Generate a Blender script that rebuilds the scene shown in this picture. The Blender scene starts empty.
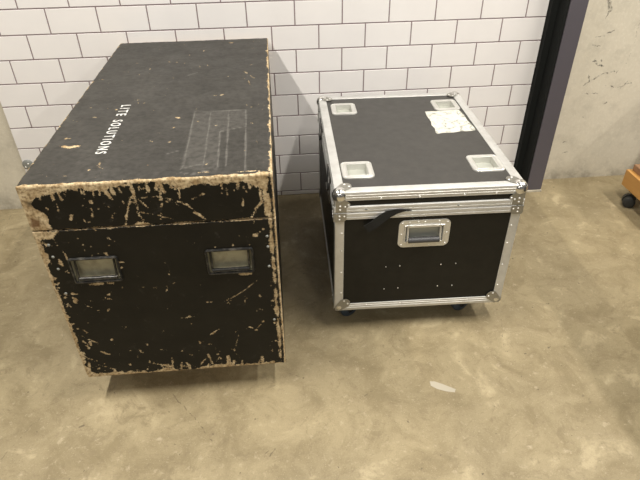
import bpy, bmesh, math, random
import numpy as np
from mathutils import Vector, Matrix, noise
random.seed(4)
SC = bpy.context.scene
COL = SC.collection
# ------------------------------------------------------------------ camera
PITCH, YAW, ROLL = .6189, .0801, -.0148
fw = Vector((math.sin(YAW)*math.cos(PITCH), math.cos(YAW)*math.cos(PITCH), -math.sin(PITCH)))
rt = fw.cross(Vector((0, 0, 1))).normalized(); up = rt.cross(fw)
r2 = rt*math.cos(ROLL)+up*math.sin(ROLL); u2 = up*math.cos(ROLL)-rt*math.sin(ROLL)
cam = bpy.data.cameras.new('camera'); camo = bpy.data.objects.new('camera', cam); COL.objects.link(camo)
M = Matrix.Identity(4)
for i in range(3):
    M[i][0] = r2[i]; M[i][1] = u2[i]; M[i][2] = -fw[i]
M.translation = (.9994, -2.4016, 1.424)
camo.matrix_world = M
cam.sensor_width = 36; cam.lens = 546.5/640*36; cam.clip_start = .05
SC.camera = camo
# ------------------------------------------------------------------ light
SC.view_settings.view_transform = 'Standard'; SC.view_settings.look = 'None'
SC.view_settings.gamma = 1; SC.view_settings.use_curve_mapping = False
SC.view_settings.exposure = 0.41
w = bpy.data.worlds.new('world'); SC.world = w; w.use_nodes = True
bg = w.node_tree.nodes['Background']; bg.inputs[0].default_value = (1.0, .98, .96, 1); bg.inputs[1].default_value = .07
def strip(x, y, z, ly, power, lx=.1, col=(1, .95, .87)):
    L = bpy.data.lights.new('tube_or_fill_light', 'AREA'); L.shape = 'RECTANGLE'; L.size = lx; L.size_y = ly
    L.energy = power; L.color = col
    o = bpy.data.objects.new('tube_or_fill_light', L); COL.objects.link(o); o.location = (x, y, z)
    return o
strip(-.25, -1.5, 3.0, 1.6, 66, lx=.07)
strip(2.0, -1.5, 3.0, 1.6, 48, lx=.07)
strip(3.5, -1.5, 3.0, 1.6, 56)
strip(5.0, -1.2, 3.0, 1.6, 42)
strip(-.25, -4.6, 3.0, 1.6, 30)  # unseen fill, added to light the tile wall from the front
strip(2.0, -4.6, 3.0, 1.6, 30)  # second added frontal fill strip, likewise unseen
# ------------------------------------------------------------------ node helpers
def mat(name, col=(.5, .5, .5), rough=.5, metal=0., spec=.5):
    m = bpy.data.materials.new(name); m.use_nodes = True
    b = m.node_tree.nodes['Principled BSDF']
    b.inputs['Base Color'].default_value = (*col, 1); b.inputs['Roughness'].default_value = rough
    b.inputs['Metallic'].default_value = metal; b.inputs['Specular IOR Level'].default_value = spec
    return m
class G:
    """small node-graph writer"""
    def __init__(s, m):
        s.m = m; s.t = m.node_tree; s.n = s.t.nodes; s.b = s.n['Principled BSDF']
        s.co = s.n.new('ShaderNodeTexCoord').outputs['Object']
    def put(s, sock, v):
        if isinstance(v, bpy.types.NodeSocket): s.t.links.new(v, sock)
        elif isinstance(v, (tuple, list)) and len(v) == 3 and sock.type == 'RGBA': sock.default_value = (*v, 1)
        else: sock.default_value = v
    def math(s, op, a, b=0., clamp=False):
        n = s.n.new('ShaderNodeMath'); n.operation = op; n.use_clamp = clamp
        s.put(n.inputs[0], a); s.put(n.inputs[1], b); return n.outputs[0]
    def vm(s, op, a, b=None, scale=None):
        n = s.n.new('ShaderNodeVectorMath'); n.operation = op; s.put(n.inputs[0], a)
        if b is not None: s.put(n.inputs[1], b)
        if scale is not None: s.put(n.inputs['Scale'], scale)
        return n.outputs['Value'] if op in ('DOT_PRODUCT', 'LENGTH', 'DISTANCE') else n.outputs[0]
    def noise(s, scale, detail=4, rough=.55, vec=None, dist=0.):
        n = s.n.new('ShaderNodeTexNoise'); s.put(n.inputs['Vector'], vec or s.co)
        n.inputs['Scale'].default_value = scale; n.inputs['Detail'].default_value = detail
        n.inputs['Roughness'].default_value = rough; n.inputs['Distortion'].default_value = dist
        return n.outputs['Fac']
    def map(s, v, a, b, c=0., d=1.):
        n = s.n.new('ShaderNodeMapRange'); s.put(n.inputs[0], v)
        for i, q in enumerate((a, b, c, d)): n.inputs[i+1].default_value = q
        return n.outputs[0]
    def mix(s, f, a, b):
        n = s.n.new('ShaderNodeMix'); n.data_type = 'RGBA'; s.put(n.inputs[0], f)
        s.put(n.inputs[6], a); s.put(n.inputs[7], b); return n.outputs[2]
    def attr(s, name):
        n = s.n.new('ShaderNodeAttribute'); n.attribute_name = name; return n.outputs['Fac']
    def bump(s, h, strength=.3, dist=.002):
        n = s.n.new('ShaderNodeBump'); n.inputs['Strength'].default_value = strength
        n.inputs['Distance'].default_value = dist; s.put(n.inputs['Height'], h)
        s.t.links.new(n.outputs[0], s.b.inputs['Normal'])
    def seg(s, vec, A, B, wd):
        """mask of a thin mark from A to B on the surface, about wd metres half-width"""
        A = Vector(A); B = Vector(B); d = B-A; L2 = max(d.length_squared, 1e-9)
        t = s.math('DIVIDE', s.vm('DOT_PRODUCT', s.vm('SUBTRACT', vec, tuple(A)), tuple(d)), L2, True)
        q = s.vm('DISTANCE', s.vm('SUBTRACT', vec, tuple(A)), s.vm('SCALE', tuple(d), scale=t))
        return s.map(q, wd*.4, wd*1.8, 1., 0.)
    def marks(s, vec, strokes, to3):
        out = None
        for pts, wd in strokes:
            if len(pts) == 1: pts = [pts[0], (pts[0][0]+.002, pts[0][1])]
            for a, b in zip(pts, pts[1:]):
                k = s.seg(vec, to3(a), to3(b), wd)
                out = k if out is None else s.math('MAXIMUM', out, k)
        return out
# ------------------------------------------------------------------ mesh helpers
def link(name, bm, m, parent=None, smooth=False, label=None, loc=None):
    me = bpy.data.meshes.new(name)
    bmesh.ops.recalc_face_normals(bm, faces=bm.faces)
    bm.to_mesh(me); bm.free()
    if smooth:
        for p in me.polygons: p.use_smooth = True
        if smooth != 'all': me.set_sharp_from_angle(angle=math.radians(38))
    o = bpy.data.objects.new(name, me); COL.objects.link(o)
    for q in (m if isinstance(m, (list, tuple)) else [m]): me.materials.append(q)
    if parent: o.parent = parent
    if label: o['label'] = label
    if loc: o.location = loc
    return o
def thing(name, label, cat, loc=(0, 0, 0), rz=0, group=None):
    o = bpy.data.objects.new(name, None); COL.objects.link(o); o.location = loc; o.rotation_euler = (0, 0, rz)
    o.empty_display_size = .05
    o['label'] = label; o['category'] = cat
    if group: o['group'] = group
    return o
def box(bm, x0, x1, y0, y1, z0, z1, bev=0., seg=2):
    r = bmesh.ops.create_cube(bm, size=1)
    vs = r['verts']
    for v in vs:
        v.co = Vector(((x0+x1)/2+v.co.x*(x1-x0), (y0+y1)/2+v.co.y*(y1-y0), (z0+z1)/2+v.co.z*(z1-z0)))
    if bev:
        es = {e for v in vs for e in v.link_edges}
        bmesh.ops.bevel(bm, geom=list(es), offset=bev, segments=seg, profile=.5, affect='EDGES')
def cyl(bm, a, b, r, seg=20, r2=None):
    a = Vector(a); b = Vector(b); d = b-a
    R = d.to_track_quat('Z', 'Y').to_matrix().to_4x4(); R.translation = (a+b)/2
    bmesh.ops.create_cone(bm, cap_ends=True, segments=seg, radius1=r, radius2=r if r2 is None else r2, depth=d.length, matrix=R)
def ball(bm, c, r, sx=1, sy=1, sz=1, u=12, v=8):
    bmesh.ops.create_uvsphere(bm, u_segments=u, v_segments=v, radius=r,
        matrix=Matrix.Translation(c) @ Matrix.Diagonal((sx, sy, sz, 1)))
def loft(bm, rings, cap0=True, cap1=True):
    vs = [[bm.verts.new(p) for p in r] for r in rings]
    n = len(vs[0])
    for a, b in zip(vs, vs[1:]):
        for i in range(n): bm.faces.new((a[i], a[(i+1) % n], b[(i+1) % n], b[i]))
    if cap0: bm.faces.new(vs[0][::-1])
    if cap1: bm.faces.new(vs[-1])
def rrect(w, h, r, inset=0., seg=5):
    w = w/2-inset; h = h/2-inset; r = max(r-inset, .0015)
    P = []
    for cx, cy, a0 in ((w-r, h-r, 0), (-w+r, h-r, 90), (-w+r, -h+r, 180), (w-r, -h+r, 270)):
        for k in range(seg+1):
            a = math.radians(a0+90*k/seg); P.append((cx+r*math.cos(a), cy+r*math.sin(a)))
    return P
def dish(bm, T, w, h, r, prof):
    """rounded plate with a pressed well: prof = list of (inset, height); T maps (u,v,n) to 3D"""
    loft(bm, [[T(x, y, n) for x, y in rrect(w, h, r, ins)] for ins, n in prof])
def poly_plate(bm, pts, T, t):
    loft(bm, [[T(x, y, 0) for x, y in pts], [T(x, y, t) for x, y in pts]])
_riv = {}
def rivet(parent, T, u, v, n=.0, r=.0032, m=None, name='rivet'):
    """one domed head, an object of its own; all heads share one unit mesh per material"""
    m = m or m_rivet
    if m.name not in _riv:
        b = bmesh.new(); bmesh.ops.create_uvsphere(b, u_segments=10, v_segments=6, radius=1, matrix=Matrix.Diagonal((1, 1, .6, 1)))
        me = bpy.data.meshes.new('rivet'); b.to_mesh(me); b.free(); me.materials.append(m)
        for p in me.polygons: p.use_smooth = True
        _riv[m.name] = me
    o = bpy.data.objects.new(name, _riv[m.name]); COL.objects.link(o); o.parent = parent
    c = Vector(T(u, v, n)); top = Vector(T(u, v, n+.01))
    Q = (top-c).to_track_quat('Z', 'Y').to_matrix().to_4x4() @ Matrix.Scale(r, 4); Q.translation = c
    o.matrix_local = Q
    return o
SCREWS = [(.024,.613),(.024,.575),(.026,.535),(.579,.600),(.579,.566),(.578,.50),(.022,.45),(.580,.30)]
FS=[([(-0.002, 0.477), (0.012, 0.47)], 0.0012), ([(0.042, 0.448)], 0.0037), ([(0.018, 0.436)], 0.003), ([(0.122, 0.427), (0.139, 0.418)], 0.0019), ([(0.07, 0.4)], 0.001), ([(0.019, 0.378)], 0.001), ([(0.022, 0.318)], 0.0024), ([(0.037, 0.312), (0.041, 0.298)], 0.0011), ([(0.038, 0.273), (0.062, 0.255)], 0.0022), ([(0.104, 0.265)], 0.0024), ([(0.167, 0.244)], 0.0012), ([(0.032, 0.237)], 0.0028), ([(0.063, 0.218), (0.084, 0.205)], 0.0022), ([(0.009, 0.203), (0.031, 0.185)], 0.0013), ([(0.134, 0.155)], 0.0033), ([(0.112, 0.202)], 0.0015), ([(0.202, 0.151), (0.249, 0.139)], 0.0015), ([(0.263, 0.153), (0.256, 0.132)], 0.0017), ([(0.289, 0.151), (0.284, 0.122)], 0.0017), ([(0.339, 0.336), (0.353, 0.333)], 0.0012), ([(0.314, 0.462)], 0.0008), ([(0.353, 0.231)], 0.0018), ([(0.043, 0.162), (0.083, 0.139)], 0.0015), ([(0.017, 0.174), (0.011, 0.141)], 0.0024), ([(0.543, 0.452), (0.508, 0.422), (0.475, 0.399), (0.437, 0.38)], 0.0008), ([(0.505, 0.396), (0.502, 0.368)], 0.0021), ([(0.396, 0.385), (0.41, 0.383)], 0.0009), ([(0.317, 0.331), (0.353, 0.334)], 0.0014), ([(0.418, 0.276), (0.39, 0.258)], 0.0009), ([(0.356, 0.227)], 0.0028), ([(0.548, 0.295)], 0.003), ([(0.54, 0.284), (0.523, 0.26)], 0.0009), ([(0.473, 0.25), (0.453, 0.182)], 0.0008), ([(0.583, 0.374)], 0.0024), ([(0.58, 0.212)], 0.0033), ([(0.318, 0.464)], 0.0008), ([(0.262, 0.169), (0.258, 0.125)], 0.0018), ([(0.372, 0.174), (0.381, 0.128)], 0.002), ([(0.361, 0.153), (0.342, 0.129)], 0.0015), ([(0.431, 0.158), (0.432, 0.128)], 0.0041), ([(0.22, 0.146), (0.248, 0.133)], 0.0012), ([(0.534, 0.147), (0.525, 0.125)], 0.0016), ([(0.562, 0.192)], 0.0022), ([(0.177, 0.772), (0.171, 0.748)], 0.0015), ([(0.203, 0.755), (0.211, 0.741)], 0.0033), ([(0.234, 0.766), (0.239, 0.755)], 0.002), ([(0.247, 0.774), (0.265, 0.775), (0.266, 0.749), (0.268, 0.727)], 0.0045), ([(0.266, 0.749), (0.254, 0.732), (0.235, 0.682), (0.229, 0.657)], 0.0019), ([(0.274, 0.735), (0.292, 0.709)], 0.0013), ([(0.255, 0.728), (0.265, 0.724)], 0.0015), ([(0.269, 0.722), (0.267, 0.69), (0.275, 0.674)], 0.002), ([(0.261, 0.663), (0.287, 0.658)], 0.0038), ([(0.284, 0.737), (0.321, 0.738), (0.358, 0.727)], 0.0008), ([(0.268, 0.697), (0.312, 0.685), (0.348, 0.669)], 0.0009), ([(0.333, 0.763), (0.329, 0.727)], 0.002), ([(0.346, 0.719), (0.352, 0.719)], 0.0013), ([(0.159, 0.734), (0.163, 0.731)], 0.0032), ([(0.158, 0.713), (0.155, 0.691)], 0.0018), ([(0.174, 0.712)], 0.0015), ([(0.21, 0.696)], 0.0018), ([(0.203, 0.69), (0.2, 0.671)], 0.0016), ([(0.142, 0.675)], 0.0021), ([(0.14, 0.724)], 0.001), ([(0.177, 0.625), (0.181, 0.619)], 0.0015), ([(0.192, 0.612)], 0.001), ([(0.105, 0.697), (0.102, 0.686)], 0.0032), ([(0.079, 0.73), (0.079, 0.711)], 0.0012), ([(0.05, 0.724), (0.057, 0.718)], 0.0012), ([(0.379, 0.774), (0.374, 0.729)], 0.0022), ([(0.493, 0.764), (0.491, 0.733)], 0.0021), ([(0.539, 0.74)], 0.0021), ([(0.512, 0.748)], 0.0011), ([(0.559, 0.758), (0.574, 0.741), (0.574, 0.708)], 0.003), ([(0.578, 0.708), (0.56, 0.69), (0.546, 0.659)], 0.0029), ([(0.585, 0.75), (0.585, 0.668)], 0.0039), ([(0.368, 0.722), (0.392, 0.709), (0.411, 0.682), (0.432, 0.662)], 0.0015), ([(0.406, 0.686), (0.42, 0.674)], 0.0028), ([(0.405, 0.725), (0.435, 0.739)], 0.0013), ([(0.529, 0.716), (0.527, 0.698)], 0.0014), ([(0.548, 0.606), (0.553, 0.604)], 0.0036), ([(0.571, 0.624)], 0.0032), ([(0.559, 0.613), (0.567, 0.619)], 0.0015), ([(0.043, 0.634), (0.047, 0.609)], 0.0018), ([(0.032, 0.61)], 0.0018), ([(0.078, 0.617)], 0.0012), ([(0.11, 0.59)], 0.0015), ([(0.103, 0.628)], 0.001), ([(0.129, 0.601)], 0.0011), ([(0.058, 0.591), (0.059, 0.565)], 0.002), ([(0.141, 0.577)], 0.0013), ([(0.16, 0.577), (0.163, 0.57)], 0.0026), ([(0.174, 0.599)], 0.001), ([(0.124, 0.57)], 0.002), ([(0.144, 0.564), (0.175, 0.561)], 0.0022), ([(0.047, 0.521)], 0.001), ([(0.19, 0.527)], 0.0024), ([(0.185, 0.545), (0.2, 0.544)], 0.001), ([(0.042, 0.45), (0.051, 0.445)], 0.0022), ([(0.044, 0.522), (0.11, 0.506)], 0.0008), ([(0.145, 0.445), (0.123, 0.427), (0.133, 0.422)], 0.002), ([(0.444, 0.575)], 0.0014), ([(0.49, 0.578)], 0.0014), ([(0.532, 0.575)], 0.0014), ([(0.499, 0.478), (0.529, 0.478)], 0.0027), ([(0.094, 0.477), (0.129, 0.476)], 0.0024), ([(0.139, 0.477), (0.155, 0.476)], 0.0016), ([(0.271, 0.577)], 0.0009), ([(0.303, 0.534)], 0.0006), ([(0.374, 0.601)], 0.0007), ([(0.225, 0.406)], 0.0009), ([(0.509, 0.607)], 0.0009), ([(0.39, 0.59)], 0.0011), ([(-0.008, 0.427)], 0.002), ([(-0.011, 0.39)], 0.0024), ([(0.001, 0.532)], 0.0024), ([(0.005, 0.511)], 0.0022), ([(0.004, 0.258)], 0.002), ([(0.005, 0.22)], 0.003), ([(0.586, 0.586)], 0.0024), ([(0.581, 0.287)], 0.0033), ([(0.59, 0.519)], 0.0018), ([(0.581, 0.43)], 0.0021)]
FP=[[(-0.004, 0.792), (0.171, 0.789), (0.168, 0.778), (0.099, 0.766), (0.069, 0.76), (0.04, 0.756), (0.022, 0.735), (0.029, 0.72), (0.053, 0.704), (0.05, 0.659), (-0.011, 0.651), (-0.021, 0.664)], [(-0.015, 0.655), (0.065, 0.652), (0.042, 0.632), (0.017, 0.631), (0.005, 0.607), (-0.007, 0.582), (-0.017, 0.583)], [(0.171, 0.789), (0.239, 0.78), (0.237, 0.771), (0.166, 0.77)], [(0.336, 0.793), (0.539, 0.792), (0.594, 0.788), (0.591, 0.738), (0.577, 0.75), (0.537, 0.767), (0.428, 0.768), (0.39, 0.756), (0.368, 0.769), (0.333, 0.777)]]
FD=[[(0.01, 0.75), (0.032, 0.743), (0.037, 0.728), (0.013, 0.73)], [(0.054, 0.755), (0.072, 0.751), (0.065, 0.729), (0.049, 0.721), (0.038, 0.734)]]
FB=[[(0.009, 0.701), (0.032, 0.69), (0.03, 0.667), (0.003, 0.666)], [(0.02, 0.779), (0.061, 0.78), (0.06, 0.774), (0.026, 0.771)], [(0.146, 0.783), (0.16, 0.782), (0.158, 0.774), (0.144, 0.774)]]
TS=[([(0.054, 0.213), (0.072, 0.204), (0.091, 0.211)], 0.0071), ([(0.043, 0.264), (0.057, 0.263)], 0.0027), ([(0.001, 0.302)], 0.003), ([(0.004, 0.409)], 0.0024), ([(-0.009, 0.555)], 0.0019), ([(-0.011, 0.713)], 0.0019), ([(-0.008, 0.785)], 0.0015), ([(0.095, 0.406), (0.086, 0.407)], 0.0016), ([(0.203, 0.233)], 0.0015), ([(0.235, 0.313)], 0.001), ([(0.453, 1.142), (0.466, 1.14)], 0.0031), ([(0.279, 0.734)], 0.0027), ([(0.244, 0.911)], 0.0016), ([(0.227, 0.655)], 0.0018), ([(0.332, 0.38), (0.341, 0.373)], 0.0023), ([(0.432, 0.544), (0.44, 0.546)], 0.0024), ([(0.454, 0.547), (0.46, 0.55)], 0.0033), ([(0.523, 0.773), (0.559, 0.699)], 0.0014), ([(0.539, 0.676), (0.546, 0.636)], 0.0018), ([(0.539, 0.452)], 0.0015), ([(0.554, 0.312), (0.565, 0.31)], 0.0016), ([(0.527, 0.196)], 0.0012), ([(0.387, 0.858)], 0.0021), ([(0.468, 0.726)], 0.0018), ([(0.269, 1.137)], 0.002), ([(0.177, 1.086)], 0.0018), ([(0.605, 1.058)], 0.002), ([(0.54, 0.134)], 0.0014), ([(0.572, 0.185)], 0.0009), ([(0.572, 0.101)], 0.0009), ([(0.592, 0.892)], 0.0024), ([(0.17, 0.09), (0.189, 0.072)], 0.0006), ([(0.176, 0.084), (0.175, 0.111)], 0.0007), ([(0.144, 0.627)], 0.0012), ([(0.112, 0.474)], 0.0012), ([(0.232, 0.484)], 0.001), ([(0.16, 0.391)], 0.0011), ([(0.324, 0.158)], 0.0012), ([(0.299, 0.076)], 0.0009), ([(0.428, 0.024), (0.464, 0.026)], 0.001), ([(0.526, 0.019), (0.579, 0.018)], 0.002), ([(0.579, 0.008), (0.599, 0.006)], 0.0047)]
RS=[([(0.384, 0.045), (0.389, 0.066), (0.383, 0.418), (0.537, 0.412), (0.54, 0.288), (0.468, 0.262), (0.475, 0.045)], 0.0009), ([(0.432, 0.405), (0.439, 0.06)], 0.0009), ([(0.486, 0.406), (0.49, 0.267), (0.495, 0.054)], 0.0009), ([(0.54, 0.274), (0.544, 0.022)], 0.0005), ([(0.386, 0.05), (0.424, 0.067), (0.459, 0.069)], 0.001), ([(0.418, 0.025), (0.456, 0.032)], 0.0012), ([(0.34, 0.138), (0.369, 0.153)], 0.0005), ([(0.327, 0.754), (0.359, 0.783)], 0.0012), ([(0.386, 0.029), (0.429, 0.014)], 0.0012)]
RP=[[(0.384, 0.045), (0.383, 0.418), (0.537, 0.412), (0.54, 0.288), (0.468, 0.262), (0.476, 0.035)]]
CW=[([(2.46, 0.901), (2.466, 0.881), (2.489, 0.839)], 0.0055), ([(2.477, 0.806), (2.481, 0.835)], 0.0022), ([(2.455, 0.723), (2.491, 0.729)], 0.002), ([(2.506, 0.741), (2.53, 0.749)], 0.0022), ([(2.447, 0.686), (2.485, 0.685)], 0.0018), ([(2.475, 0.617), (2.501, 0.597), (2.531, 0.592)], 0.0024), ([(2.478, 0.626), (2.495, 0.602)], 0.002), ([(2.514, 0.62), (2.508, 0.606)], 0.002), ([(2.471, 0.547), (2.484, 0.523), (2.458, 0.504)], 0.0029), ([(2.495, 0.527), (2.536, 0.555), (2.606, 0.565)], 0.0022), ([(2.586, 0.575), (2.603, 0.551)], 0.0018), ([(2.464, 0.462), (2.54, 0.458)], 0.002), ([(2.565, 0.5), (2.631, 0.485), (2.691, 0.506)], 0.002), ([(2.638, 0.472), (2.677, 0.519)], 0.0015), ([(2.583, 0.405), (2.597, 0.409)], 0.0022), ([(2.431, 0.212), (2.446, 0.216)], 0.0026), ([(2.442, 0.15), (2.467, 0.154)], 0.0022), ([(2.486, 0.337), (2.5, 0.342)], 0.0022), ([(2.638, 0.792), (2.65, 0.66), (2.634, 0.592)], 0.0011)]
FL=[([(0.142, -1.404), (0.19, -1.297), (0.21, -1.266)], 0.0009), ([(0.608, -1.213), (0.656, -1.272), (0.709, -1.34), (0.749, -1.4)], 0.0011), ([(-0.32, 0.023), (-0.307, -0.104), (-0.291, -0.223)], 0.0009), ([(1.208, -1.296), (1.253, -1.26)], 0.0007), ([(1.916, -1.35)], 0.0025), ([(1.928, -1.376)], 0.0029), ([(1.931, -1.378), (1.92, -1.362)], 0.0011), ([(0.604, -1.282)], 0.0018), ([(0.343, -1.312), (0.354, -1.305)], 0.0029), ([(0.991, -1.167), (1.04, -1.185)], 0.0013), ([(2.199, -0.231)], 0.0022), ([(1.389, -1.051)], 0.0018), ([(1.409, -1.51)], 0.0014), ([(1.451, -1.465)], 0.0013), ([(1.64, -1.318)], 0.0014), ([(1.611, -1.355), (1.629, -1.368)], 0.0009), ([(0.92, -1.463), (0.935, -1.445)], 0.0014), ([(0.897, -1.464), (0.915, -1.449)], 0.0014), ([(1.817, -0.881), (1.743, -1.111)], 0.0007), ([(1.264, -1.429)], 0.0014)]
# ------------------------------------------------------------------ materials
CHIPT = .705
m_paint = mat('worn_black_paint', rough=.5, spec=.24); g = G(m_paint)
wn = g.noise(230, 3, .6); wn2 = g.noise(60, 3, .6)
ww = g.math('ADD', g.attr('wear'), g.math('MULTIPLY', g.math('SUBTRACT', wn, .5), 1.7))
ww = g.math('ADD', ww, g.math('MULTIPLY', g.math('SUBTRACT', wn2, .5), 1.5))
chip = g.math('SUBTRACT', g.noise(75, 4, .62), g.math('SUBTRACT', CHIPT, g.math('MULTIPLY', g.attr('edge'), .14)))
ww = g.math('ADD', ww, g.math('MULTIPLY', g.math('MAXIMUM', chip, 0.), 26.))
chip2 = g.math('SUBTRACT', g.noise(165, 3, .55), g.math('SUBTRACT', .735, g.math('MULTIPLY', g.attr('edge'), .11)))
ww = g.math('ADD', ww, g.math('MULTIPLY', g.math('MAXIMUM', chip2, 0.), 26.))
wmask = g.map(ww, .42, .56)
wood = g.mix(g.map(g.noise(34, 5, .65), .40, .62), (.64, .52, .33), (.38, .27, .14))
wood = g.mix(g.map(g.noise(120, 3), .44, .64, 0, .85), wood, (.19, .125, .06))
wood = g.mix(g.attr('brown'), wood, (.12, .055, .02))
blk = g.mix(g.map(g.noise(9, 5, .6), .3, .75), (.006, .0055, .004), (.012, .011, .008))
specks = g.map(g.noise(26, 6, .75, dist=.8), .60, .70)
blk = g.mix(g.math('MULTIPLY', specks, .35), blk, (.055, .052, .045))
blk = g.mix(g.math('MULTIPLY', g.attr('residue_toplight'), g.map(g.noise(60, 3), .3, .6, .4, 1.)), blk, (.20, .19, .17))
wmask = g.math('MULTIPLY', wmask, g.math('SUBTRACT', 1., g.attr('smudge'), True))
g.put(g.b.inputs['Base Color'], g.mix(wmask, blk, wood))
g.put(g.b.inputs['Roughness'], g.mix(wmask, g.map(g.noise(14, 4), .3, .7, .40, .52), (.8, .8, .8)))
g.bump(g.math('ADD', g.math('MULTIPLY', wmask, -.8), g.math('MULTIPLY', g.noise(90, 4), .5)), .5, .0012)
m_alu = mat('brushed_aluminium', (.7, .7, .66), .42, .6); g = G(m_alu)
an = g.noise(18, 5, .65)
g.put(g.b.inputs['Base Color'], g.mix(g.map(an, .35, .7), (.68, .68, .66), (.56, .555, .53)))
g.put(g.b.inputs['Roughness'], g.map(g.noise(55, 4), .3, .7, .42, .52))
m_plate = mat('zinc_plate', (.33, .32, .285), .38, .75)
m_steel = mat('zinc_steel', (.60, .59, .54), .30, .65); g = G(m_steel)
g.put(g.b.inputs['Base Color'], g.mix(g.noise(30, 4), (.70, .70, .67), (.60, .59, .55)))
g.put(g.b.inputs['Roughness'], g.map(g.noise(70, 4), .3, .7, .28, .40))
m_ball = mat('polished_steel_cap', (.72, .71, .68), .2, .95)
m_pan = mat('shaded_grey_pan', (.42, .43, .38), .5, .3)  # darker than the flange: shade of the recess put into the colour
m_rivet = mat('rivet_steel', (.88, .87, .84), .3, .5)
m_dust = mat('dull_grey_screws', (.30, .31, .29), .5, .4)
m_lam = mat('black_laminate', (.028, .027, .025), .42, 0., .3); g = G(m_lam)
g.put(g.b.inputs['Base Color'], g.mix(g.map(g.noise(22, 6, .65), .35, .75), (.007, .0065, .005), (.013, .012, .009)))
g.put(g.b.inputs['Roughness'], g.map(g.noise(30, 4), .3, .7, .40, .50)); g.bump(g.noise(400, 2), .25, .0005)
m_lamtop = mat('toplit_black_laminate', (.05, .05, .05), .42); g = G(m_lamtop)  # lighter copy of the laminate, light on the top put into its colour
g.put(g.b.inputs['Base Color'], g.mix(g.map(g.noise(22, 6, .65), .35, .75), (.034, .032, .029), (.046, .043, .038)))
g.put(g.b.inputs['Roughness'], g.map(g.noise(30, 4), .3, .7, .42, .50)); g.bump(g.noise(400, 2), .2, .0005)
m_blackmetal = mat('worn_black_metal', (.045, .045, .045), .3, .6); g = G(m_blackmetal)
g.put(g.b.inputs['Base Color'], g.mix(g.map(g.noise(45, 4), .5, .72), (.035, .035, .034), (.16, .15, .13)))
m_handlepan = mat('dull_olive_pan', (.30, .28, .20), .45, .2); g = G(m_handlepan)
g.put(g.b.inputs['Base Color'], g.mix(g.map(g.noise(35, 4), .4, .7), (.36, .34, .24), (.22, .20, .14)))
m_grip = mat('black_rubber_grip', (.05, .05, .052), .45)
m_tyre = mat('blue_grey_rubber', (.035, .05, .07), .55)
m_blacktyre = mat('black_rubber', (.02, .021, .02), .5)
m_white = mat('white_stencil_paint', (.70, .70, .67), .6); g = G(m_white)
g.put(g.b.inputs['Base Color'], g.mix(g.map(g.noise(160, 3), .60, .72), (.72, .72, .69), (.12, .11, .10)))
m_paper = mat('paper_label', (.78, .77, .68), .7); g = G(m_paper)
pm = g.map(g.noise(22, 5, .7, dist=2.), .52, .58); 
g.put(g.b.inputs['Base Color'], g.mix(g.math('MULTIPLY', pm, .6), (.60, .59, .52), (.10, .11, .09)))
m_web = mat('black_webbing', (.016, .016, .015), .7, 0., .25); g = G(m_web)
g.bump(g.noise(300, 2), .4, .001)
m_tile = mat('white_glazed_tile', (.84, .81, .79), .22); g = G(m_tile)
tn = g.noise(3.5, 5, .6); sp = g.map(g.noise(40, 5, .7), .70, .80, 0, .25)
tc = g.mix(g.map(tn, .3, .7), (.81, .785, .765), (.755, .73, .715))
g.put(g.b.inputs['Base Color'], g.mix(sp, tc, (.40, .38, .35))); g.put(g.b.inputs['Roughness'], g.map(g.noise(8, 3), .3, .7, .28, .42))
m_grout = mat('mauve_grey_grout', (.24, .185, .19), .85)
# concrete floor
m_floor = mat('worn_concrete_floor', rough=.6); g = G(m_floor)
n1 = g.noise(1.3, 6, .6, dist=.4); n2 = g.noise(6, 6, .65, dist=.6); n3 = g.noise(38, 5, .7); n4 = g.noise(240, 3, .6)
c = g.mix(g.map(n1, .3, .7), (.365, .298, .172), (.225, .182, .104))
c = g.mix(g.map(n2, .46, .62, 0, .62), c, (.175, .135, .068))
c = g.mix(g.map(n2, .34, .42, .38, 0), c, (.55, .46, .29))
c = g.mix(g.map(n3, .55, .78, 0, .6), c, (.17, .125, .075))
c = g.mix(g.map(n3, .26, .42, .45, 0), c, (.58, .49, .35))
c = g.mix(g.map(n4, .58, .70, 0, .42), c, (.15, .115, .065))
c = g.mix(g.map(n4, .30, .40, .30, 0), c, (.58, .50, .34))
n5 = g.noise(14, 8, .78, dist=1.2); c = g.mix(g.map(n5, .54, .62, 0, .45), c, (.17, .13, .07))
c = g.mix(g.map(g.noise(34, 3, .5), .715, .74, 0, .8), c, (.08, .06, .035))
wob = g.vm('ADD', g.co, g.vm('SCALE', g.vm('SUBTRACT', (lambda n: (g.t.links.new(g.co, n.inputs['Vector']), n.inputs['Scale'].__setattr__('default_value', 30.), n.outputs['Color'])[2])(g.n.new('ShaderNodeTexNoise')), (.5, .5, .5)), scale=.02))
mk = g.marks(wob, FL, lambda p: (p[0], p[1], 0))
c = g.mix(g.math('MULTIPLY', mk, .8), c, (.085, .06, .035))
g.put(g.b.inputs['Base Color'], c); g.put(g.b.inputs['Roughness'], g.map(n2, .3, .7, .48, .68))
g.bump(g.math('ADD', n3, g.math('MULTIPLY', n4, .6)), .25, .002)
m_conc = mat('cast_concrete_wall', rough=.8); g = G(m_conc)
n1 = g.noise(2.2, 6, .6, dist=.3); n2 = g.noise(11, 6, .7); n3 = g.noise(70, 4, .65)
c = g.mix(g.map(n1, .3, .7), (.64, .585, .465), (.53, .485, .385))
c = g.mix(g.map(n2, .48, .75, 0, .5), c, (.38, .345, .27))
c = g.mix(g.map(n3, .3, .5, .3, 0), c, (.75, .71, .60))
wob = g.vm('ADD', g.co, g.vm('SCALE', g.vm('SUBTRACT', (lambda n: (g.t.links.new(g.co, n.inputs['Vector']), n.inputs['Scale'].__setattr__('default_value', 60.), n.outputs['Color'])[2])(g.n.new('ShaderNodeTexNoise')), (.5, .5, .5)), scale=.025))
mk = g.marks(wob, CW, lambda p: (p[0], .015, p[1]))
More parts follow.
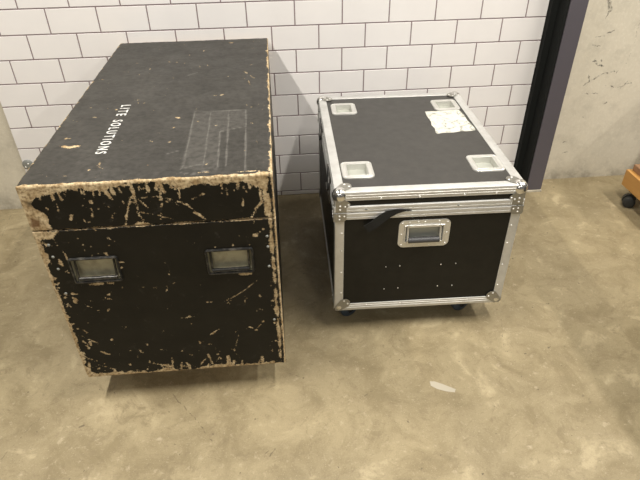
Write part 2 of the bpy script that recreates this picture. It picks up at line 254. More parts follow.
c = g.mix(g.math('MULTIPLY', mk, g.map(g.noise(90, 3), .38, .55, .25, .95)), c, (.055, .05, .04))
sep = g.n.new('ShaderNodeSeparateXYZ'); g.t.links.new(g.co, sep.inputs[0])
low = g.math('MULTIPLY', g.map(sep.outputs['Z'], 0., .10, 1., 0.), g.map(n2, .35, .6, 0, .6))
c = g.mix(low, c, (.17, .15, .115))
g.put(g.b.inputs['Base Color'], c); g.bump(g.math('ADD', n2, n3), .3, .003)
m_steelpaint = mat('purple_grey_paint', (.060, .048, .056), .45); g = G(m_steelpaint)
g.put(g.b.inputs['Base Color'], g.mix(g.noise(14, 5), (.092, .082, .095), (.078, .072, .082)))
m_darkside = mat('shadow_gap_black', (.011, .012, .011), .7, 0., .12)  # near-black stands for the shadow gap, shade put into the colour
m_ply = mat('orange_plywood', (.50, .27, .08), .5); g = G(m_ply)
st = g.n.new('ShaderNodeMapping'); g.t.links.new(g.co, st.inputs[0]); st.inputs['Scale'].default_value = (30, 3, 40)
g.put(g.b.inputs['Base Color'], g.mix(g.noise(1., 5, .6, vec=st.outputs[0]), (.58, .31, .09), (.40, .20, .055)))
m_board = mat('brown_board', (.30, .16, .07), .7); g = G(m_board)
g.put(g.b.inputs['Base Color'], g.mix(g.noise(60, 4), (.36, .20, .10), (.22, .12, .06)))

# ------------------------------------------------------------------ setting
def struct(name, bm, m, smooth=False):
    o = link(name, bm, m, smooth=smooth); o['kind'] = 'structure'; return o
bm = bmesh.new(); box(bm, -4, 7, -7, .4, -.12, 0); struct('floor', bm, m_floor)
bm = bmesh.new(); box(bm, -4, 7, .015, .3, 0, 3.2); struct('wall_back', bm, m_conc)
# tile cladding: brick-bonded 200 x 100 tiles on a grout bed, from x=-.195 to 2.192
XL, XR, Z10, GR = -.195, 2.192, .0245, .0050
bm = bmesh.new()
box(bm, XL, XR, .0015, .0148, .001, 3.0)
for f in bm.faces: f.material_index = 1
zz = [(0.003, Z10)] + [(Z10+.1*k, Z10+.1*(k+1)) for k in range(29)]
for r, (z0, z1) in enumerate(zz):
    off = 0. if r % 2 == 0 else .1     # row 0 is the cut row below line 10
    k = -3
    while True:
        a = off+.2*k; b = a+.2; k += 1
        if a > XR: break
        a = max(a, XL-GR/2); b = min(b, XR+GR/2)
        if b-a < .012: continue
        n0 = len(bm.faces)
        box(bm, a+GR/2, b-GR/2, 0., .008, z0+(GR/2 if r else 0), z1-GR/2, .0009, 1)
ti = struct('wall_tiled', bm, [m_tile, m_grout])
# steel column beside the tiles: side channel blackened as its shadow gap, painted front flange, bare foot
bm = bmesh.new(); box(bm, 2.194, 2.226, -.030, .0145, .012, 3.2, .001, 1); box(bm, 2.222, 2.2335, -.099, .0145, .012, 3.2, .001, 1)
struct('trim_2', bm, m_darkside)
bm = bmesh.new(); box(bm, 2.2336, 2.311, -.104, .0145, .012, 3.2, .003, 2)
struct('trim_1', bm, m_steelpaint)
bm = bmesh.new(); box(bm, 2.205, 2.314, -.107, .0145, .0, .0118, .001, 1)
struct('trim_3', bm, m_conc)

# ------------------------------------------------------------------ big worn case
W1, D1, ZB1, ZT1, SEAM = .611, 1.197, .109, .785, .656
rs = random.Random(11)
for _ in range(110):      # scattered fine scratches and nicks, thicker towards the edges
    u_ = rs.random()**1.6*.6 if rs.random() < .6 else rs.uniform(.01, .6); v_ = rs.uniform(ZB1+.01, ZT1-.01)
    if rs.random() < .35: v_ = ZB1+.01+rs.random()**2*.12
    a_ = rs.uniform(0, 3.14); l_ = rs.uniform(.001, .011)
    FS.append(([(u_, v_), (u_+l_*math.cos(a_), v_+l_*math.sin(a_))], rs.uniform(.0006, .0015)))
for _ in range(16):
    u_ = rs.uniform(.005, .04); v_ = rs.uniform(ZB1+.01, SEAM)
    FS.append(([(u_, v_), (u_+rs.uniform(-.008, .008), v_+rs.uniform(-.02, .02))], rs.uniform(.0015, .0035)))
for _ in range(34):       # drips of bare wood running in from the lid's top edge and the bottom edge
    u_ = rs.uniform(.02, .58); h_ = rs.uniform(.012, .03)
    if rs.random() < .5: FS.append(([(u_, ZT1-.01), (u_+rs.uniform(-.006, .006), ZT1-.012-h_)], rs.uniform(.001, .0035)))
    else: FS.append(([(u_, ZB1+.008), (u_+rs.uniform(-.008, .008), ZB1+.010+h_*.9)], rs.uniform(.0008, .003)))
for _ in range(60):
    u_ = rs.uniform(.02, .59); v_ = rs.uniform(.02, 1.17); a_ = rs.uniform(0, 3.14); l_ = rs.uniform(.001, .008)
    TS.append(([(u_, v_), (u_+l_*math.cos(a_), v_+l_*math.sin(a_))], rs.uniform(.0008, .0020)))
case = thing('road_case', 'large black wooden road case with badly chipped edges, white stencilled lettering on its lid', 'case', (.370, -1.216, 0), -.001)
def segd(P, pts):
    best = np.full(len(P), 9.)
    if len(pts) == 1: pts = [pts[0], (pts[0][0]+1e-5, pts[0][1])]
    for a, b in zip(pts, pts[1:]):
        a = np.array(a); d = np.array(b)-a; t = np.clip(((P-a)@d)/max(d@d, 1e-12), 0, 1)
        best = np.minimum(best, np.hypot(*(P-a-t[:, None]*d).T))
    return best
def polyd(P, poly):
    ins = np.zeros(len(P), bool); n = len(poly)
    for i in range(n):
        x0, y0 = poly[i]; x1, y1 = poly[(i+1) % n]
        if y0 == y1: continue
        c = ((y0 > P[:, 1]) != (y1 > P[:, 1])) & (P[:, 0] < (x1-x0)*(P[:, 1]-y0)/(y1-y0)+x0)
        ins ^= c
    d = segd(P, poly+[poly[0]])
    return np.where(ins, -d, d)
def wear(co, seam_top):
    x, y, z = co.T; n = len(co)
    dx = np.minimum(x, W1-x); dy = np.minimum(y, D1-y)
    N = np.array([noise.noise(Vector((a*22, b*22, c*22)))+.6*noise.noise(Vector((a*70, b*70, c*70))) for a, b, c in co])
    N2 = np.array([noise.noise(Vector((a*8+5, b*8, c*8))) for a, b, c in co])
    front = y < .004; top = z > ZT1-.004; side = ~front & ~top
    SF = .004
    W = np.full(n, -1.)
    add = lambda d, m: np.maximum(W, np.where(m, np.clip(.5-d/SF*.5, -1, 1.2), -1))
    # front face: broad bands of bare wood at its edges
    W = add((ZT1-z)-(.012+.017*N+.008*N2), front)
    W = add((z-ZB1)-(.012+.016*np.maximum(N, -.7)), front)
    W = add(x-(.012+.013*N+.006*N2), front)
    W = add((W1-x)-(.0045), front)
    W = add(np.abs(W1-x-.015)-(.0035+.007*N), front)
    W = add(np.abs(z-SEAM)-(.0022+.002*N), front)
    for pts, wd in FS: W = add(segd(np.c_[x-.004, z], pts)-(wd*1.25 if len(pts) < 3 and wd > .0022 else wd*.85)-.0015*N, front)
    for pl in FP: W = add(polyd(np.c_[x, z], pl)+.004*N, front)
    # lid top: thin edges
    W = add(y-(.004+.010*N), top)
    W = add(np.minimum(x-(.002+.007*N), (W1-x)-(.004+.008*N)), top)
    W = add((D1-y)-(.002+.004*N), top)
    for pts, wd in TS: W = add(segd(np.c_[x, y], pts)-wd*.9, top)
    # sides and back
    e = np.minimum(np.minimum(dy, ZT1-z), z-ZB1); e = np.minimum(e, np.abs(z-SEAM)+.004)
    W = add(e-(.008+.010*N), side)
    S = np.zeros(n); Bn = np.zeros(n); R = np.zeros(n)
    # dark line beside the corner batten, dirt smudges
    S = np.where(front, np.clip(1-np.abs(W1-x-.0075)/.003, 0, 1)*.9, 0)
    for pl in FD: S = np.maximum(S, np.where(front, np.clip(-(polyd(np.c_[x, z], pl)+.006*N)/.010, 0, .85), 0))
    for pl in FB: Bn = np.maximum(Bn, np.where(front, np.clip(-polyd(np.c_[x, z], pl)/.006, 0, .85), 0))
    for pts, wd in RS: R = np.maximum(R, np.where(top, np.clip(1.3-segd(np.c_[x, y], pts)/max(wd*1.3, .0028), 0, 1)*.6, 0))
    for pl in RP: R = np.maximum(R, np.where(top & (polyd(np.c_[x, y], pl) < 0), .27, 0))
    R = np.maximum(R, np.where(top, .155+np.clip(N2-.1, -.05, .5)*.12, 0))  # whole lid top lightened: light falling on it put into the colour
    ed = np.where(top, np.minimum(dx, dy), np.where(front, np.minimum(np.minimum(x, W1-x), np.minimum(ZT1-z, z-ZB1)), np.minimum(dy, np.minimum(ZT1-z, z-ZB1))))
    E = np.clip(np.exp(-ed/.035), 0, 1)*np.where(top, .45, 1)+np.where(top, .08, 0)
    E = np.where(front, np.maximum(E, .22+.3*np.clip(1-(x/.2), 0, 1)), E)
    return W, S, Bn, R, E
def shell(name, z0, z1, parent, holes=(), rtop=.006, rbot=.002, top_step=.006, bevel_bottom=False):
    def axis(L, step, extra=()):
        v = list(np.arange(0, L, step))+[L]+list(extra)+[.001, .003, L-.001, L-.003]
        v = sorted({round(float(t), 5) for t in v if 0 <= t <= L}); out = [v[0]]
        for t in v[1:]:
            if t-out[-1] > 4e-4 or t in extra or t == L: out.append(t)
        return out
    hx = [h[0] for h in holes]+[h[1] for h in holes]; hz = [h[2]-z0 for h in holes]+[h[3]-z0 for h in holes]
    X = axis(W1, .003, hx); Z = [z0+t for t in axis(z1-z0, .003, hz)]
    Y = axis(D1, top_step)
    bm = bmesh.new(); vc = {}
    def V(x, y, z):
        k = (round(x, 5), round(y, 5), round(z, 5))
        if k not in vc: vc[k] = bm.verts.new(k)
        return vc[k]
    def grid(A, B, f, skip=None):
        for a0, a1 in zip(A, A[1:]):
            for b0, b1 in zip(B, B[1:]):
                if skip and skip((a0+a1)/2, (b0+b1)/2): continue
                bm.faces.new([V(*f(*q)) for q in ((a0, b0), (a1, b0), (a1, b1), (a0, b1))])
    sk = lambda x, z: any(h[0] < x < h[1] and h[2] < z < h[3] for h in holes)
    grid(X, Z, lambda a, b: (a, 0, b), sk)
    Xc = X
    grid(X, Y, lambda a, b: (a, b, z1))
    grid(X, Y[::len(Y)-1], lambda a, b: (a, b, z0))
    grid(Y, Z, lambda a, b: (0, a, b)); grid(Y, Z, lambda a, b: (W1, a, b))
    grid(X, Z, lambda a, b: (a, D1, b))
    bm.verts.index_update()
    co = np.array([v.co[:] for v in bm.verts])
    w_, s_, b_, r_, e_ = wear(co, SEAM)
    for v in bm.verts:      # round the outer edges and dent them a little
        p = v.co.copy(); r = rtop if (p.z > SEAM+.02 or p.z < ZB1+.02) else .005
        rz_t = r if z1 > .7 else .0015; rz_b = r if z0 < .2 else .0015
        q = Vector((min(max(p.x, r), W1-r), min(max(p.y, r), D1-r), min(max(p.z, z0+rz_b), z1-rz_t)))
        d = p-q
        rr = r if abs(d.z) < 1e-6 else (rz_t if d.z > 0 else rz_b)
        if sum(abs(c) > 1e-6 for c in d) >= 2:
            d = Vector((d.x/r, d.y/r, d.z/(rz_t if d.z > 0 else rz_b)))
            L = d.length; m = max(abs(c) for c in d); d = d/L*m
            nn = noise.noise(p*35)*.0015
            v.co = q+Vector((d.x*r, d.y*r, d.z*(rz_t if d.z > 0 else rz_b)))*(1+nn/r*.6)
    me_o = link(name, bm, m_paint, parent, smooth='all')
    me = me_o.data
    for nm, arr in (('wear', w_), ('smudge', s_), ('brown', b_), ('residue_toplight', r_), ('edge', e_)):
        a = me.attributes.new(nm, 'FLOAT', 'POINT'); a.data.foreach_set('value', arr.astype(np.float32))
    return me_o
HW, HH = .128, .084
HC = ((.127, .526), (.481, .527))
shell('case_body', ZB1, SEAM-.0015, case, [(x-HW/2+.004, x+HW/2-.004, z-HH/2+.004, z+HH/2-.004) for x, z in HC])
shell('lid', SEAM+.0015, ZT1, case)
# recessed spring handles
for hx, hz in HC:
    T = lambda u, v, n, hx=hx, hz=hz: Vector((hx+u, -n, hz+v))
    bm = bmesh.new()
    dish(bm, T, HW, HH, .008, [(0, -.0045), (0, .001), (.002, .0065), (.0050, .0065), (.0062, .002), (.007, .0015)])
    # rim is open in the middle: drop the cap over the well
    bmesh.ops.delete(bm, geom=[f for f in bm.faces if len(f.verts) > 4], context='FACES')
    h = link('recessed_handle', bm, m_blackmetal, case, smooth=True)
    bm = bmesh.new()
    dish(bm, T, HW-.014, HH-.014, .004, [(0, .0015), (.003, -.012), (.004, -.014)])
    f0 = [f for f in bm.faces if len(f.verts) > 4 and f.calc_center_median().y < 0]
    bmesh.ops.delete(bm, geom=f0, context='FACES')
    link('handle_pan', bm, m_handlepan, h, smooth=True, label='dull olive pressed pan behind the grip')
    bm = bmesh.new()
    z = -HH/2+.014
    cyl(bm, T(-HW/2+.014, z, .001), T(HW/2-.014, z, .001), .0052)
    for s in (-1, 1): cyl(bm, T(s*(HW/2-.014), z, .001), T(s*(HW/2-.014), HH/2-.014, -.006), .003)
    link('handle_bar', bm, m_blackmetal, h, smooth=True)
# bare screw heads along the upright edges
for x, z in SCREWS:
    rivet(case, lambda u, v, n: Vector((u, -n, v)), x+.006, z, 0, .0042, m_dust, 'screw_head')
# stencilled lettering, reading from the wall towards the viewer
def lettering(text, parent, x0, y0, length, height, z):
    cu = bpy.data.curves.new('lettering', 'FONT'); cu.body = text; cu.size = 1; cu.extrude = 0; cu.space_character = 1.45
    cu.offset = .014
    to = bpy.data.objects.new('tmp_text', cu); COL.objects.link(to)
    bpy.context.view_layer.update()
    me = bpy.data.meshes.new_from_object(to.evaluated_get(bpy.context.evaluated_depsgraph_get()))
    bpy.data.objects.remove(to)
    co = np.array([v.co[:] for v in me.vertices]); mn = co.min(0); sz = co.max(0)-mn
    for v in me.vertices:
        a = (v.co.x-mn[0])/sz[0]; b = (v.co.y-mn[1])/sz[1]
        v.co = Vector((x0+b*height, y0-a*length, z))
    me.name = 'lettering'
    o = bpy.data.objects.new('lettering', me); COL.objects.link(o); o.parent = parent; me.materials.append(m_white)
    # stencil bridges and thickness
    bm = bmesh.new(); bm.from_mesh(me)
    ex = bmesh.ops.extrude_face_region(bm, geom=list(bm.faces))
    for v in [q for q in ex['geom'] if isinstance(q, bmesh.types.BMVert)]: v.co.z += .0005
    bmesh.ops.recalc_face_normals(bm, faces=bm.faces); bm.to_mesh(me); bm.free()
    o['label'] = 'white stencilled words on the lid'
lettering('LITE', case, .150, .494, .084, .029, ZT1+.0002)
lettering('SOLUTIONS', case, .149, .378, .222, .029, ZT1+.0002)
def caster(parent, x, y, z, h, ang, tyre, wr=.036, ww=.028):
    bm = bmesh.new()
    c = parent
    ca, sa = math.cos(ang), math.sin(ang)
    R = lambda p: Vector((x+p[0]*ca-p[1]*sa, y+p[0]*sa+p[1]*ca, p[2]))
    box(bm, -.04, .04, -.035, .035, z-.004, z, .002, 1)
    cyl(bm, (0, 0, z-.004), (0, 0, z-.02), .022, 20)
    for s in (-1, 1):
        P = [(.0, z-.018), (.022, z-.018), (.040, wr+.008), (.036, wr-.010), (.024, wr-.010), (-.018, z-.03), (-.018, z-.018)]
        loft(bm, [[Vector((px, s*(ww/2+.002), pz)) for px, pz in P], [Vector((px, s*(ww/2+.005), pz)) for px, pz in P]])
    box(bm, -.018, .022, -(ww/2+.005), ww/2+.005, z-.022, z-.018)
    cyl(bm, (.030, -ww/2-.008, wr), (.030, ww/2+.008, wr), .005, 12)
    for v in bm.verts: v.co = R(v.co)
    f = link('caster', bm, m_blackmetal, c, smooth=True)
    bm = bmesh.new()
    rings = []
    for yy, rr in ((-ww/2, wr-.006), (-ww/2+.003, wr-.001), (-ww/4, wr), (ww/4, wr), (ww/2-.003, wr-.001), (ww/2, wr-.006)):
        rings.append([R((.030+rr*math.cos(t*math.pi/16), yy, wr+rr*math.sin(t*math.pi/16))) for t in range(32)])
    loft(bm, rings)
    link('wheel', bm, tyre, f, smooth=True)
for x, y in ((.085, .12), (W1-.085, .12), (.085, D1-.1), (W1-.085, D1-.1)):
    caster(case, x, y, ZB1, .109, 1.57, m_blacktyre)

# ------------------------------------------------------------------ aluminium-edged flight case
W2, D2, ZB2, ZT2, SM = .590, .793, .100, .577, .5075
fc = thing('flight_case', 'smaller black case with aluminium edges and a torn paper label on its lid', 'case', (1.163, -.979, 0), -.023)
DISH = [(.091, .656, .100, .112), (.083, .141, .104, .112), (.504, .659, .104, .108), (.509, .152, .106, .114)]
def slab_with_holes(bm, w, d, z0, z1, holes):
    X = sorted({0, w}|{h[0] for h in holes}|{h[1] for h in holes}); Y = sorted({0, d}|{h[2] for h in holes}|{h[3] for h in holes})
    vc = {}
    def V(*p):
        if p not in vc: vc[p] = bm.verts.new(p)
        return vc[p]
    ins = lambda x, y: 0 < x < w and 0 < y < d and not any(h[0] < x < h[1] and h[2] < y < h[3] for h in holes)
    for a0, a1 in zip(X, X[1:]):
        for b0, b1 in zip(Y, Y[1:]):
            cx, cy = (a0+a1)/2, (b0+b1)/2
            if not ins(cx, cy): continue
            for z in (z0, z1): bm.faces.new([V(a0, b0, z), V(a1, b0, z), V(a1, b1, z), V(a0, b1, z)])
    for a0, a1 in zip(X, X[1:]):
        for y in Y:
            if ins((a0+a1)/2, y-1e-4) != ins((a0+a1)/2, y+1e-4): bm.faces.new([V(a0, y, z0), V(a1, y, z0), V(a1, y, z1), V(a0, y, z1)])
    for b0, b1 in zip(Y, Y[1:]):
        for x in X:
            if ins(x-1e-4, (b0+b1)/2) != ins(x+1e-4, (b0+b1)/2): bm.faces.new([V(x, b0, z0), V(x, b1, z0), V(x, b1, z1), V(x, b0, z1)])
bm = bmesh.new()
slab_with_holes(bm, W2, D2, SM+.001, ZT2, [(x-w/2+.012, x+w/2-.012, y-h/2+.012, y+h/2-.012) for x, y, w, h in DISH])
bm.normal_update()
for f in bm.faces:
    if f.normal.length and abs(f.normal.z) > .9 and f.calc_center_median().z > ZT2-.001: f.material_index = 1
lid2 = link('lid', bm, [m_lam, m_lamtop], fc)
# body panel with the well for the front handle
HX0, HX1, HZ0, HZ1 = .203, .371, .362, .467
bm = bmesh.new()
box(bm, 0, W2, .014, D2, ZB2, SM-.001)
def front_panel(bm):
    h = (HX0+.022, HX1-.022, HZ0+.018, HZ1-.018)
    for x0, x1, z0, z1 in ((0, h[0], ZB2, SM-.001), (h[1], W2, ZB2, SM-.001), (h[0], h[1], ZB2, h[2]), (h[0], h[1], h[3], SM-.001)):
        box(bm, x0, x1, 0, .0139, z0, z1)
front_panel(bm)
body2 = link('case_body', bm, m_lam, fc)
# a faint dirt line etc. is in the laminate; rivets on the front panel
TF = lambda u, v, n: Vector((u, -n, v))
for u_, v_ in ((.171, .283), (.218, .284), (.170, .186), (.218, .187), (.358, .282), (.409, .283), (.357, .187), (.408, .186)):
    rivet(fc, TF, u_, v_, 0, .0024, m_steel)
# aluminium edge angles: L section run along an edge, with two raised ribs per face
def angle(P0, P1, A, B, w=.028, t=.0024, rib=True, name='edge_angle', parent=fc):
    P0, P1, A, B = Vector(P0), Vector(P1), Vector(A), Vector(B)
    def side(fl):
        pts = [(0., 0.)]
        return pts
    o = .0024
    prof = [(-o*.35, -o), (w*.15, -o)]
    if rib:
        for c in (.30, .62): prof += [(w*c-.0012, -o), (w*c-.0006, -o-.0009), (w*c+.0022, -o-.0009), (w*c+.0028, -o)]
    prof += [(w-.0008, -o), (w, -o*.6), (w, 0.)]
    one = prof                          # (along A, outwards of the A face = -B)
    flat = [(-o*.35, -o), (w-.0008, -o), (w, -o*.6), (w, 0.)]
    other = [(b, a) for a, b in (flat if abs(A.z) > .5 else one)][::-1]
    sec = other+[(-o, -o*.35), (-o*.75, -o*.75), (-o*.35, -o)][1:2]+one+[(.0003, .0)]
    sec = other+[(-o*.78, -o*.78)]+one+[(0., 0.)]
    loft(bmA := bmesh.new(), [[P+A*a+B*b for a, b in sec] for P in (P0, P1)])
    return link(name, bmA, m_alu, parent, smooth=True)
X_, Y_, Z_ = Vector((1, 0, 0)), Vector((0, 1, 0)), Vector((0, 0, 1))
e = .012
LT, LB = ZT2, ZB2
for (p, q, A, B) in (
    ((e, 0, LT), (W2-e, 0, LT), -Z_, Y_), ((e, D2, LT), (W2-e, D2, LT), -Z_, -Y_),
    ((0, e, LT), (0, D2-e, LT), -Z_, X_), ((W2, e, LT), (W2, D2-e, LT), -Z_, -X_),
    ((e, 0, LB), (W2-e, 0, LB), Z_, Y_), ((e, D2, LB), (W2-e, D2, LB), Z_, -Y_),
    ((0, e, LB), (0, D2-e, LB), Z_, X_), ((W2, e, LB), (W2, D2-e, LB), Z_, -X_)):
    angle(p, q, A, B)
for x, A in ((0, X_), (W2, -X_)):
    for y, B in ((0, Y_), (D2, -Y_)):
        angle((x, y, LB+e), (x, y, SM-.003), A, B, rib=False)
        angle((x, y, SM+.003), (x, y, LT-e), A, B, rib=False)
# closing profiles round the mouth of lid and body
def band(z0, z1, parent, name):
    bm = bmesh.new(); h = z1-z0
    prof = [(0, 0), (.0035, .0), (.0045, .0012), (.0045, h*.34), (.0036, h*.38), (.0036, h*.44), (.0048, h*.48), (.0048, h*.86), (.0036, h*.94), (.0036, h-.001), (.0028, h), (0, h)]
    rings = []
    for o, dz in prof:
        rings.append([Vector((-o, -o, z0+dz)), Vector((W2+o, -o, z0+dz)), Vector((W2+o, D2+o, z0+dz)), Vector((-o, D2+o, z0+dz))])
    loft(bm, rings, False, False)
    return link(name, bm, m_alu, parent)
band(SM+.0008, .5305, fc, 'lid_closing_profile'); band(.4815, SM-.0008, fc, 'body_closing_profile')
# corners
for ix, iy, iz in [(a, b, c) for a in (0, 1) for b in (0, 1) for c in (0, 1)]:
    C = Vector((ix*W2, iy*D2, ZB2 if iz == 0 else ZT2)); sx, sy, sz = (1-2*ix), (1-2*iy), (1 if iz == 0 else -1)
    dx, dy, dz = X_*sx, Y_*sy, Z_*sz
    bm = bmesh.new(); rv = []
    bb = bmesh.new(); ball(bb, C+(dx+dy+dz)*.0135, .0245 if iz else .0205, u=24, v=16)
    def strap_plate(A, B, N):
        T = lambda u, v, n: C+A*u+B*v-N*(.0034+n)
        P = [(0, .004), (.004, 0), (.020, 0), (.048, .020), (.052, .028), (.052, .040), (.047, .047), (.040, .052), (.028, .052), (.020, .048), (0, .020)]
        poly_plate(bm, P, T, .0016)
        for u_, v_ in ((.044, .031), (.031, .044)): rv.append((T, u_, v_, .0016, .0036))
    def drop_plate(A, B, N):      # A along the edge, B down to the seam
        T = lambda u, v, n: C+A*u+B*v-N*(.0034+n)
        P = [(0, .004), (.004, 0), (.014, 0), (.020, .012), (.030, .024), (.044, .034), (.046, .040), (.040, .047), (.034, .050), (.034, .0675), (0, .0675)]
        poly_plate(bm, P, T, .0016)
        for u_, v_ in ((.014, .044), (.014, .057), (.029, .047), (.040, .041)): rv.append((T, u_, v_, .0016, .0034))
    if iz: drop_plate(dx, dz, dy); drop_plate(dy, dz, dx)
    else: strap_plate(dx, dz, dy); strap_plate(dy, dz, dx)
    strap_plate(dx, dy, dz)
    cnr = link('corner', bm, m_plate, fc, smooth=True); link('ball_cap', bb, m_ball, cnr, smooth='all')
    for q in rv: rivet(cnr, *q)
# braces on the body just below the seam
for ix in (0, 1):
    for iy in (0, 1):
        bm = bmesh.new(); rv = []
        C = Vector((ix*W2, iy*D2, SM-.0012)); A = X_*(1-2*ix); B = Y_*(1-2*iy)
        for U, N in ((A, B), (B, A)):
            T = lambda u, v, n, U=U, N=N: C+U*u-Z_*v-N*(.0052+n)
            poly_plate(bm, [(-.004, 0), (.034, 0), (.034, .020), (.031, .025), (.025, .030), (-.004, .030)], T, .0016)
            for u_, v_ in ((.012, .009), (.012, .021), (.027, .010)): rv.append((T, u_, v_, .0016, .0032))
        b_ = link('corner_brace', bm, m_plate, fc, smooth=True)
        for q in rv: rivet(b_, *q)
# rivets along the angles
for u_ in (.14, .26, .40, .50): rivet(fc, TF, u_, ZT2-.023, .0030, .0038); rivet(fc, TF, u_-.03, ZB2+.020, .0030, .0030)
for v_ in (.18, .27, .36, .43):
    rivet(fc, TF, .020, v_, .0024, .0033); rivet(fc, TF, W2-.020, v_, .0024, .0033)
for u_ in (.095, .385): rivet(fc, TF, u_, .519, .0045, .0045, m_dust)
for k in range(6):
    for x, N in ((0, -1), (W2, 1)):
        T = lambda u, v, n, x=x, N=N: Vector((x+N*n, u, v))
        rivet(fc, T, .10+.12*k, ZT2-.02, .003, .0026)
# wheel dishes let into the lid
for x, y, w_, h_ in DISH:
    T = lambda u, v, n, x=x, y=y: Vector((x+u, y+v, ZT2+n))
    bm = bmesh.new()
    dish(bm, T, w_, h_, .018, [(0, 0), (.0008, .0030), (.003, .0042), (.0055, .0032), (.0150, .0032), (.0165, .0042), (.0190, .0030), (.0195, -.006), (.0200, -.0190)])
    bmesh.ops.delete(bm, geom=[f for f in bm.faces if len(f.verts) > 4], context='FACES')
    dd = link('wheel_dish', bm, m_steel, fc, smooth=True)
    bm = bmesh.new(); poly_plate(bm, rrect(w_-.0385, h_-.0385, .003), lambda u, v, n, T=T: T(u, v, -.0195+n), .0015)
    link('dish_pan', bm, m_pan, dd, label='shade-darkened grey pan of the wheel dish')
    for s in (-1, 1):
        for t in (-1, 1): rivet(dd, T, s*(w_/2-.0095), t*(h_/2-.0095), .0034, .0026)
# torn paper label
bm = bmesh.new()
P = [(.409, .600), (.43, .602), (.452, .599), (.475, .604), (.50, .603), (.528, .607), (.545, .604), (.548, .585), (.552, .55), (.550, .50), (.556, .45), (.557, .418), (.553, .408), (.52, .404), (.50, .407), (.47, .398), (.44, .399), (.409, .392), (.404, .40), (.410, .44), (.404, .468), (.410, .50), (.407, .56)]
poly_plate(bm, [(a, b) for a, b in P], lambda u, v, n: Vector((u, v, ZT2+.0002+n)), .0006)
link('paper_label', bm, m_paper, fc, label='torn white paper label')
# sprung front handle in its plate
T = lambda u, v, n: Vector(((HX0+HX1)/2+u, -n, (HZ0+HZ1)/2+v))
w_, h_ = HX1-HX0, HZ1-HZ0
bm = bmesh.new()
dish(bm, T, w_, h_, .020, [(0, 0), (.0006, .0022), (.018, .0024), (.0195, .0050), (.0225, .0050), (.024, .0020), (.0245, -.006), (.025, -.0125)])
bmesh.ops.delete(bm, geom=[f for f in bm.faces if len(f.verts) > 4], context='FACES')
hp = link('handle_plate', bm, m_steel, fc, smooth=True)
bm = bmesh.new(); poly_plate(bm, rrect(w_-.049, h_-.049, .002), lambda u, v, n: T(u, v, -.013+n), .0015)
link('handle_pan', bm, m_pan, hp, label='shade-darkened grey pan behind the grip')
for u_, v_ in ((-.074, .0), (.074, .0), (-.072, .042), (.072, .042), (-.072, -.042), (.072, -.042), (-.030, -.045), (.020, -.045), (-.050, .045), (.0, .046), (.045, .046), (-.022, .046)): rivet(hp, T, u_, v_, .0022, .0032)
bm = bmesh.new()
box(bm, (HX0+HX1)/2-.052, (HX0+HX1)/2+.052, -.0075, -.0025, HZ1-.026, HZ1-.0165, .0012, 1)
link('hinge_bar', bm, m_steel, hp)
bm = bmesh.new()
for s in (-1, 1):
    cyl(bm, T(s*.053, .028, -.001), T(s*.053, -.022, .006), .0038, 12)
for s in (-1, 1): ball(bm, T(s*.053, -.022, .006), .0045)
link('handle_arms', bm, m_steel, hp, smooth=True)
bm = bmesh.new(); cyl(bm, T(-.050, -.022, .006), T(.050, -.022, .006), .0098, 20)
link('grip', bm, m_grip, hp, smooth=True, label='black rubber grip')
# webbing strap caught in the seam
bm = bmesh.new()
path = [((.238, .5085, .004), .002), ((.215, .509, .0062), .004), ((.192, .508, .0085), .009), ((.165, .500, .0105), .015), ((.143, .485, .012), .017), ((.118, .464, .014), .017), ((.096, .449, .013), .017)]
cs = [Vector((a[0], -a[2], a[1])) for a, _ in path]; rings = []
for i, (c_, (_, hw)) in enumerate(zip(cs, path)):
    d = (cs[min(i+1, len(cs)-1)]-cs[max(i-1, 0)]).normalized(); s_ = d.cross(Vector((0, 1, 0))).normalized()
    if s_.z < 0: s_ = -s_
    nrm = Vector((0, -.0011, 0))
    hw2 = hw if i < len(path)-1 else hw
    c0 = c_; rings.append([c0+s_*hw2*.9+nrm, c0-s_*hw2*.9+nrm, c0-s_*hw2*.9-nrm, c0+s_*hw2*.9-nrm])
loft(bm, rings)
link('strap', bm, m_web, fc, label='loose black webbing strap caught in the seam')
# butterfly latches on both sides; black colour stands for the unlit side's shade
for x, N in ((0, -1), (W2, 1)):
    for y in (.20, .60):
        T = lambda u, v, n, x=x, y=y, N=N: Vector((x+N*(.0052+n), y+u, SM-.01+v))
        bm = bmesh.new()
        dish(bm, T, .11, .105, .012, [(0, -.003), (.0006, .002), (.010, .0024), (.012, .0024), (.014, -.0015)])
        lt = link('latch', bm, m_blackmetal, fc, smooth=True)
        bm = bmesh.new(); cyl(bm, T(0, -.01, .0), T(0, -.01, .006), .013, 20); box(bm, x-.001, x+.001, y-.002, y+.002, SM-.02, SM-.018)
        P = [(-.024, -.004), (-.010, -.001), (.010, -.001), (.024, -.004), (.024, .004), (.010, .001), (-.010, .001), (-.024, .004)]
        poly_plate(bm, [(a, b-.01) for a, b in P], lambda u, v, n, T=T: T(u, v, .006+n), .003)
        link('latch_key', bm, m_blackmetal, lt, smooth=True)
for x, y, a in ((.083, .094, 3.55), (.506, .090, 3.45), (.08, D2-.09, 2.2), (.51, D2-.09, 2.8)):
    caster(fc, x, y, ZB2, .1, a, m_tyre, .034, .030)

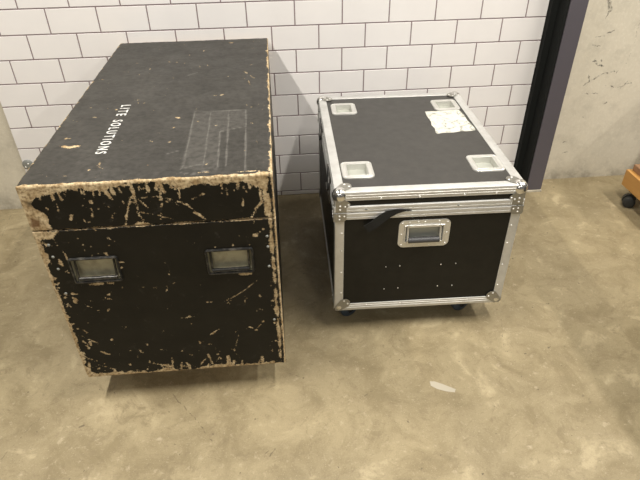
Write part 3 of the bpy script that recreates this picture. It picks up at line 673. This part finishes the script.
# ------------------------------------------------------------------ wooden dolly at the right edge
dl = thing('wooden_dolly', 'orange plywood dolly with a brown top board at the concrete wall', 'dolly', (2.66, -.20, 0), 0)
bm = bmesh.new(); box(bm, 0, .62, -.66, 0, .076, .158, .003, 2); link('deck', bm, m_ply, dl)
bm = bmesh.new(); box(bm, .022, .60, -.64, -.012, .1582, .190, .003, 2); link('top_board', bm, m_board, dl, label='brown board')
def dolly_caster(x, y, ang):
    bm = bmesh.new(); box(bm, x-.016, x+.016, y-.016, y+.016, .073, .0758)
    cyl(bm, (x, y, .073), (x, y, .060), .012, 16)
    fk = link('caster', bm, m_blackmetal, dl, smooth=True)
    ca, sa = math.cos(ang), math.sin(ang)
    R = lambda p: Vector((x+p[0]*ca-p[1]*sa, y+p[0]*sa+p[1]*ca, p[2]))
    bm = bmesh.new()
    for s in (-1, 1):
        rings = []
        for yy, rr in ((.006, .020), (.007, .028), (.018, .029), (.026, .026), (.030, .018), (.030, .008)):
            rings.append([R((rr*math.cos(t*math.pi/14)+.012, s*yy, .029+rr*math.sin(t*math.pi/14))) for t in range(28)])
        loft(bm, rings)
    link('twin_wheel', bm, m_blacktyre, fk, smooth=True)
    bm = bmesh.new(); rings = []
    for yy in (-.0055, .0055):
        rings.append([R((.012+.031*math.cos(math.pi*t/12)-.000, yy, .029+.031*math.sin(math.pi*t/12))) for t in range(13)]+[R((-.012, yy, .062)), ] )
    rings = [[R((px, yy, pz)) for px, pz in ((.043, .029), (.040, .045), (.028, .060), (.012, .064), (-.012, .064), (-.018, .045), (-.010, .029))] for yy in (-.0055, .0055)]
    loft(bm, rings); link('fork', bm, m_blackmetal, fk)
dolly_caster(.018, -.085, 2.7); dolly_caster(.56, -.08, .4); dolly_caster(.06, -.58, 2.2); dolly_caster(.56, -.58, .6)

# ------------------------------------------------------------------ small metal bracket low on the tiles by the case's back corner
br = thing('wall_bracket', 'small round metal bracket with two screws beside the tile edge behind the large case', 'bracket', (-.172, 0, .245))
bm = bmesh.new()
loft(bm, [[Vector((r_*math.cos(t*math.pi/12), -y_, r_*math.sin(t*math.pi/12))) for t in range(24)] for r_, y_ in ((.025, .0003), (.025, .004), (.019, .008), (.008, .0085))])
link('bracket_plate', bm, m_dust, br, smooth=True)
for u_, v_ in ((-.011, -.010), (.004, .006)): rivet(br, lambda u, v, n: Vector((u, -n, v)), u_, v_, .0085, .0045, name='screw_head')
# pale tape scrap on the floor
bm = bmesh.new()
poly_plate(bm, [(1.447, -1.245), (1.462, -1.246), (1.485, -1.259), (1.522, -1.284), (1.516, -1.296), (1.490, -1.290), (1.463, -1.277), (1.446, -1.262)], lambda u, v, n: Vector((u, v, .0002+n)), .0005)
sc_ = link('tape_scrap', bm, mat('pale_scuffed_tape', (.40, .36, .28), .6)); sc_['label'] = 'short pale strip of tape stuck on the floor in front of the aluminium-edged case'; sc_['category'] = 'tape'

# ------------------------------------------------------------------ unseen black case added outside the right edge of the frame to shade the floor
oc = thing('floor_shade_case', 'plain black case added out of view to shade the floor', 'case', (2.36, -1.72, 0))
bm = bmesh.new(); box(bm, 0, .6, 0, .72, .0, .65, .006, 2); link('case_body', bm, m_lam, oc)
bm = bmesh.new(); box(bm, -.002, .602, -.002, .722, .652, .75, .008, 2); link('lid', bm, m_lam, oc)

# unseen black case added on the dolly to shade the concrete wall
dc = thing('wall_shade_case', 'black case added out of view on the wooden dolly to shade the concrete wall', 'case', (2.98, -.62, .1905))
bm = bmesh.new(); box(bm, 0, .27, 0, .57, 0, .40, .006, 2); link('case_body', bm, m_lam, dc)
bm = bmesh.new(); box(bm, -.002, .272, -.002, .572, .402, .47, .008, 2); link('lid', bm, m_lam, dc)
